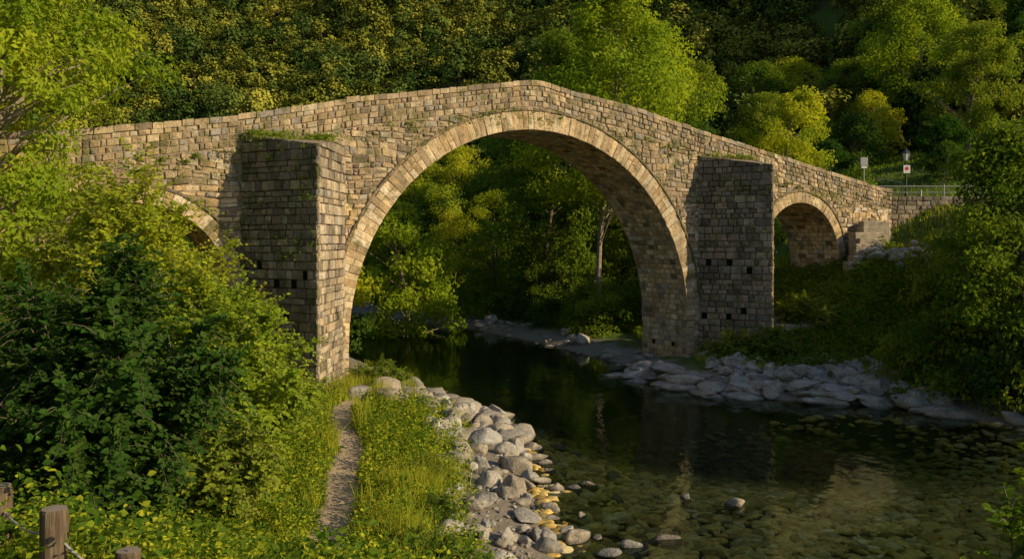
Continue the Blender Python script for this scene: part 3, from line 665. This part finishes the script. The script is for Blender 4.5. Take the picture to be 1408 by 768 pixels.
x,y,z,d=scat_pts(190000,(-16,4),(7.5,36),lw); pr=np.clip(.25+.9*(.5+wn(x,y,2.2,44))*np.clip(20/y,.3,1.3),0,1); k=rng.random(len(x))<pr; x,y,z=x[k],y[k],z[k]
h=(.1+.32*rng.random(len(x))**1.6)*(1+1.0*np.clip(wn(x,y,1.7,45),0,1))*np.clip(.35+dline(x,y,PATH),.3,1); w=.006+.007*rng.random(len(x))
grassfield('meadow_grass',x,y,z,h,w*(1+y/40),M_grass)
x,y,z,d=scat_pts(60000,(-14,3),(8,33),lw); k=rng.random(len(x))<np.clip(.8+1.3*wn(x,y,2.6,51),.08,1)*np.clip(19/y,.3,1); x,y,z=x[k],y[k],z[k]
h=(.14+.5*rng.random(len(x)))*(1+1.8*np.clip(wn(x,y,2.1,52),0,1))*np.clip(.2+dline(x,y,PATH),.3,1)
kk=rng.random(len(x))<.6
herbs('herb_plants',x[kk],y[kk],z[kk],h[kk],.075,M_leaf_bright); herbs('nettle_plants',x[~kk],y[~kk],z[~kk],h[~kk]*1.25,.09,M_leaf_mid,3)
def clumps(cs_,per,hr,rad):
    X=[];Y=[];H=[]
    for (cx,cy) in cs_:
        X.append(rng.normal(cx,rad,per));Y.append(rng.normal(cy,rad,per));H.append(rng.uniform(*hr,per))
    X=np.concatenate(X);Y=np.concatenate(Y);return X,Y,np.concatenate(H)
cs_=[(-6.2+rng.normal(0,.8),34.8+rng.normal(0,2.6)) for _ in range(40)]+[(-2.4+rng.normal(0,.35),rng.uniform(17,24)) for _ in range(22)]+[(-5.4+rng.normal(0,.3),rng.uniform(25,31)) for _ in range(12)]+[(-1.9+rng.normal(0,.4),rng.uniform(15,18)) for _ in range(10)]
x,y,h=clumps(cs_,110,(.35,1.05),.22); z=terrain(x,y); k=(z>.15)&(dline(x,y,PATH)>.4); x,y,z,h=x[k],y[k],z[k],h[k]
grassfield('tall_grass',x,y,z,h,np.full(len(x),.012),M_grass,8,.6)
x,y,z,d=scat_pts(60000,(8,30),(42,60),lambda x,y,z,d,l,i:(~l)&(~i)&(d>3.5)&~((x>22.5)&(y>56.8)))
grassfield('slope_grass',x,y,z,.15+.35*rng.random(len(x)),np.full(len(x),.025),M_grass,9)
x,y,z,d=scat_pts(11000,(8,24),(42,57),lambda x,y,z,d,l,i:(~l)&(~i)&(d>4)); herbs('slope_herbs',x,y,z,.2+.5*rng.random(len(x)),.15,M_leaf_mid,12)
x,y,z,d=scat_pts(60000,(-14,70),(62,130),lambda x,y,z,d,l,i:(~l)&(~i)&(x>18)); grassfield('hillside_grass',x,y,z,.15+.3*rng.random(len(x)),np.full(len(x),.05),M_leaf_mid,10)
q=place(shrub('bramble_shrub',320,1.7,1.6,22,420,11,.13,LM,tl=.6),13.2,44.3); dup(q,11.6,45.3,2,.9); dup(q,-5.6,36.6,1,.8); dup(q,15.6,46.5,4,1.0); dup(q,-1.9,16.6,.5,.5); dup(q,-1.7,20.0,2.5,.4); dup(q,-2.2,22.8,3.5,.45); dup(q,-1.3,15.6,1.5,.5)
rg=np.random.default_rng(77); pts=[]
for (a,b,zf,o,n) in ((-14.0,-10.2,11.25,.5,60),(10.6,14.5,11.65,.5,36),(-14,-10,11.0,1.6,36),(-8,8,None,.1,40),(-30,-14,None,.1,36),(8,24,None,.1,50)):
    for i in range(n):
        s_=rg.uniform(a,b); zz=zf if zf else zt(s_)-1.27-abs(rg.normal(0,.35)); pts.append(P3(s_,zz,o*(rg.random() if zf else 1)))
for A_,N_,B_ in PL:
    for i in range(30): 
        t=rg.random(); zz=rg.uniform(5.5,10.7)**1.0; p=A_+(N_-A_)*t; pts.append(np.array([p[0]-.04,p[1]-.08,zz]))
pts=np.array(pts); szs=rg.uniform(.04,.24,len(pts))
ci=np.repeat(np.arange(len(pts)),30); n=len(ci); pp=pts[ci]+rg.normal(size=(n,3))*szs[ci][:,None]*[1,1,.6]+nv*.03
nn=nrmz(nv*.6+rg.normal(0,.6,(n,3))+[0,0,.5]); u=nrmz(np.cross(nn,rg.normal(size=(n,3))))
V,Q=leaf_quads(pp,u,nn,.08*(.5+rg.random(n)),rg); build('wall_plants',V,[Q],[M_leaf_mid],None,{'rnd':np.repeat(rg.random(n),4)},parent=bridge)
# ------------------------------------------------------------------ man made objects
m,nt,out=newmat('black_iron'); M_iron=m; princ(nt,out,(.03,.03,.03),.5,None,.5)
m,nt,out=newmat('galvanised_steel'); M_steel=m; f=noise(nt,pos(nt),20,3); princ(nt,out,ramp(nt,f,[(.3,(.3,.3,.3)),(.7,(.42,.42,.41))]),.5,None,.5)
m,nt,out=newmat('white_enamel'); M_white=m; f=noise(nt,pos(nt),12,3); princ(nt,out,ramp(nt,f,[(.3,(.6,.6,.58)),(.7,(.74,.74,.72))]),.4)
m,nt,out=newmat('red_enamel'); M_red=m; princ(nt,out,(.5,.03,.02),.4)
m,nt,out=newmat('lantern_glass'); M_glass=m; princ(nt,out,(.75,.72,.65),.25,None,.5)
m,nt,out=newmat('weathered_wood'); M_wood=m; P=pos(nt); f=noise(nt,mapped(nt,P,(14,14,1.5)),2.2,8,.7,.6); princ(nt,out,ramp(nt,f,[(.3,(.05,.035,.022)),(.55,(.15,.11,.075)),(.75,(.26,.21,.15))]),.9,bump(nt,f,.9,.02))
m,nt,out=newmat('end_grain'); M_end=m; P=nt.nodes.new('ShaderNodeTexCoord').outputs['Object']; wv=nt.nodes.new('ShaderNodeTexWave'); wv.wave_type='RINGS'; wv.rings_direction='Z'; wv.inputs['Scale'].default_value=14; wv.inputs['Distortion'].default_value=2; nt.links.new(P,wv.inputs[0]); princ(nt,out,ramp(nt,wv.outputs['Fac'],[(0,(.16,.13,.1)),(1,(.34,.29,.23))]),.9)
m,nt,out=newmat('step_stone'); M_step=m; P=pos(nt); f=noise(nt,P,3,5,.7); f2=noise(nt,P,20,4,.7); princ(nt,out,mixc(nt,1.0,ramp(nt,f,[(.3,(.2,.17,.13)),(.7,(.48,.41,.31))]),ramp(nt,f2,[(.3,.65),(.7,1.2)]),'MULTIPLY'),.9,bump(nt,f2,.6,.03))
def lathe(name,prof,mat,par,k=12,cap=True,loc=(0,0,0)):
    V=[];Q=[]
    for r,z in prof:
        for j in range(k): V.append((r*math.cos(j/k*6.2832)+loc[0],r*math.sin(j/k*6.2832)+loc[1],z+loc[2]))
    for i in range(len(prof)-1):
        for j in range(k): Q.append((i*k+j,i*k+(j+1)%k,(i+1)*k+(j+1)%k,(i+1)*k+j))
    ob=build(name,V,[Q],[mat],parent=par); return ob
def box(name,c,s,mat,par,rz=0,bev=.008):
    bm=bmesh.new(); bmesh.ops.create_cube(bm,size=1)
    for v in bm.verts: v.co=Vector((v.co.x*s[0],v.co.y*s[1],v.co.z*s[2]))
    bmesh.ops.bevel(bm,geom=bm.edges[:],offset=bev,segments=1,affect='EDGES')
    me=bpy.data.meshes.new(name); bm.to_mesh(me); bm.free(); me.materials.append(mat); ob=bpy.data.objects.new(name,me); COL.objects.link(ob); ob.location=c; ob.rotation_euler=(0,0,rz); ob.parent=par; return ob
zl=tz(27.1,60); lamp=empty('street_lamp',(27.1,60,zl))
lathe('post',[(.0,0),(.16,0),(.16,.12),(.1,.2),(.09,.6),(.06,.7),(.05,2.65),(.075,2.7),(.045,2.75),(.08,2.8),(0,2.82)],M_iron,lamp)
lathe('lantern_glass',[(0,2.84),(.15,2.84),(.27,3.35),(0,3.35)],M_glass,lamp,6)
for j in range(6):
    a=j/6*6.2832; V,Qq=tube([(.155*math.cos(a),.155*math.sin(a),2.83),(.275*math.cos(a),.275*math.sin(a),3.37)],[.015,.015],5); build('lantern_bar',V,[Qq],[M_iron],parent=lamp)
lathe('lantern_roof',[(0,3.34),(.34,3.36),(.32,3.4),(.14,3.58),(.08,3.63),(.04,3.65),(.045,3.74),(0,3.8)],M_iron,lamp,6)
box('sign_plate',(0,-.09,2.25),(.46,.02,.55),M_white,lamp)
lathe('sign_mark',[(0,0),(.13,0),(.13,.006),(0,.006)],M_red,lamp,16).matrix_local=Matrix.Translation((0,-.102,2.3))@Matrix.Rotation(math.pi/2,4,'X')
sg=empty('traffic_sign',(23.1,57.3,9.5))
lathe('post',[(0,-1.5),(.04,-1.5),(.04,2.95),(0,2.96)],M_steel,sg,8); box('sign_panel',(0,-.05,2.65),(.45,.02,.5),M_steel,sg); box('sign_back_frame',(0,-.035,2.65),(.48,.008,.53),M_white,sg); box('lower_sign_panel',(0,-.05,2.28),(.36,.02,.16),M_white,sg)
rl=empty('metal_railing'); zr=9.65
for i,xx in enumerate(np.arange(24.0,34.5,1.5)):
    zz=tz(xx,57.6); lathe('post',[(0,0),(.04,0),(.04,.95),(.05,.96),(.05,1.05),(0,1.07)],M_steel if i%2 else M_white,rl,8,loc=(xx,57.6,zz))
V,Qq=tube([(24,57.6,zr+.9),(34,57.6,zr+.9)],[.025,.025],6); build('top_rail',V,[Qq],[M_steel],parent=rl); V,Qq=tube([(24,57.6,zr+.5),(34,57.6,zr+.5)],[.018,.018],6); build('mid_rail',V,[Qq],[M_steel],parent=rl)
e0=P3(27.5,0); V,Qq=tube([(e0[0]-1.5,e0[1]-1.6,10.9),(e0[0]+.6,e0[1]-.2,10.7),(e0[0]+.65,e0[1]-.15,9.6)],[.025]*3,6); build('hand_rail',V,[Qq],[M_iron],parent=rl)
B=Blk(); z=5.8
while z<9.7:
    h=R0.uniform(.22,.36); xx=23.6
    while xx<38:
        l=R0.uniform(.3,.8); B.block([(xx,56.9,z),(xx+l,56.9,z),(xx+l,56.9,z+h),(xx,56.9,z+h)],(0,-1,0),R0.uniform(.03,.1),w=.4); xx+=l
    z+=h
wl=B.obj('stone_retaining_wall',M_stone_pier); wl.parent=None
n=build('wall_core',[(23.6,56.9,5),(38,56.9,5),(38,56.9,9.72),(23.6,56.9,9.72),(23.6,57.5,9.72),(38,57.5,9.72)],[[(0,1,2,3),(3,2,5,4)]],[M_core],parent=wl)
st=empty('stone_steps')
for i in range(9):
    t=i/8; x_=20.5+2.0*t; y_=51.6+2.7*t; zz=5.2+2.8*t; box('step_%d'%i,(x_+R0.normal(0,.08),y_,zz-.3),(1.8+R0.normal(0,.12),.7,.95),M_step,st,.2+R0.normal(0,.06),.05)
for i in range(6):
    box('lower_step_%d'%i,(15.0+.8*(i%3)+R0.normal(0,.2),46.2+.45*i,tz(15.5,46.2+.45*i)+.15),(2.1,.7,.34),M_step,st,R0.normal(0,.15),.06)
fn=empty('wooden_post_fence')
tops=[]
for (px,py,tz_,r) in ((-4.38,8.35,4.44,.125),(-5.4,9.2,4.42,.12),(-3.56,8.1,4.13,.115)):
    g=tz(px,py)-.3; k=18
    V=[];Qs=[]
    prof=[(r*1.03,0),(r,.3),(r*.98,tz_-g-.03),(r*.9,tz_-g)]
    for (rr,z) in prof:
        for j in range(k):
            a=j/k*6.2832; q_=rr*(1+.04*math.sin(3*a+px)+.02*math.sin(7*a)); V.append((q_*math.cos(a),q_*math.sin(a),z))
    for i in range(3):
        for j in range(k): Qs.append((i*k+j,i*k+(j+1)%k,(i+1)*k+(j+1)%k,(i+1)*k+j))
    V.append((0,0,tz_-g+.004)); T=[(3*k+j,3*k+(j+1)%k,4*k) for j in range(k)]
    o=build('post',V,[Qs,T],[M_wood,M_end],[0]*len(Qs)+[1]*len(T),None,False,fn); o.location=(px,py,g); tops.append((px,py,tz_-.22))
tops=[tops[1],tops[0],tops[2]]
for a,b in zip(tops[:-1],tops[1:]):
    a=np.array(a);b=np.array(b);t=np.linspace(0,1,9)[:,None]; pp=a+(b-a)*t-np.array([0,0,1])*.12*4*t*(1-t); V,Qq=tube(pp,[.012]*9,5); build('wire',V,[Qq],[M_steel],parent=fn)
# ------------------------------------------------------------------ light & camera
el=math.radians(23); az=math.atan2(.94,-.34)
w=bpy.data.worlds.new('World'); scene.world=w; w.use_nodes=True; nt=w.node_tree
sk=nt.nodes.new('ShaderNodeTexSky'); sk.sky_type='NISHITA'; sk.sun_disc=False; sk.sun_elevation=el; sk.sun_rotation=az; sk.dust_density=1.0
bg=nt.nodes['Background']; nt.links.new(sk.outputs[0],bg.inputs[0]); bg.inputs[1].default_value=.11
sun=bpy.data.lights.new('sun','SUN'); sun.energy=5.0; sun.angle=math.radians(.5); sun.color=(1,.8,.47)
so=bpy.data.objects.new('sun',sun); COL.objects.link(so)
S=Vector((.94*math.cos(el),-.34*math.cos(el),math.sin(el))); so.rotation_euler=S.to_track_quat('Z','Y').to_euler()
cam=bpy.data.cameras.new('camera'); co=bpy.data.objects.new('camera',cam); COL.objects.link(co)
co.location=(0,0,7); co.rotation_euler=(math.radians(90),0,0); cam.lens=36*1200/1408; cam.sensor_width=36; cam.shift_y=-54/1408; cam.clip_end=3000; cam.clip_start=.1
scene.camera=co
scene.view_settings.view_transform='Standard'; scene.view_settings.look='None'; scene.view_settings.exposure=0
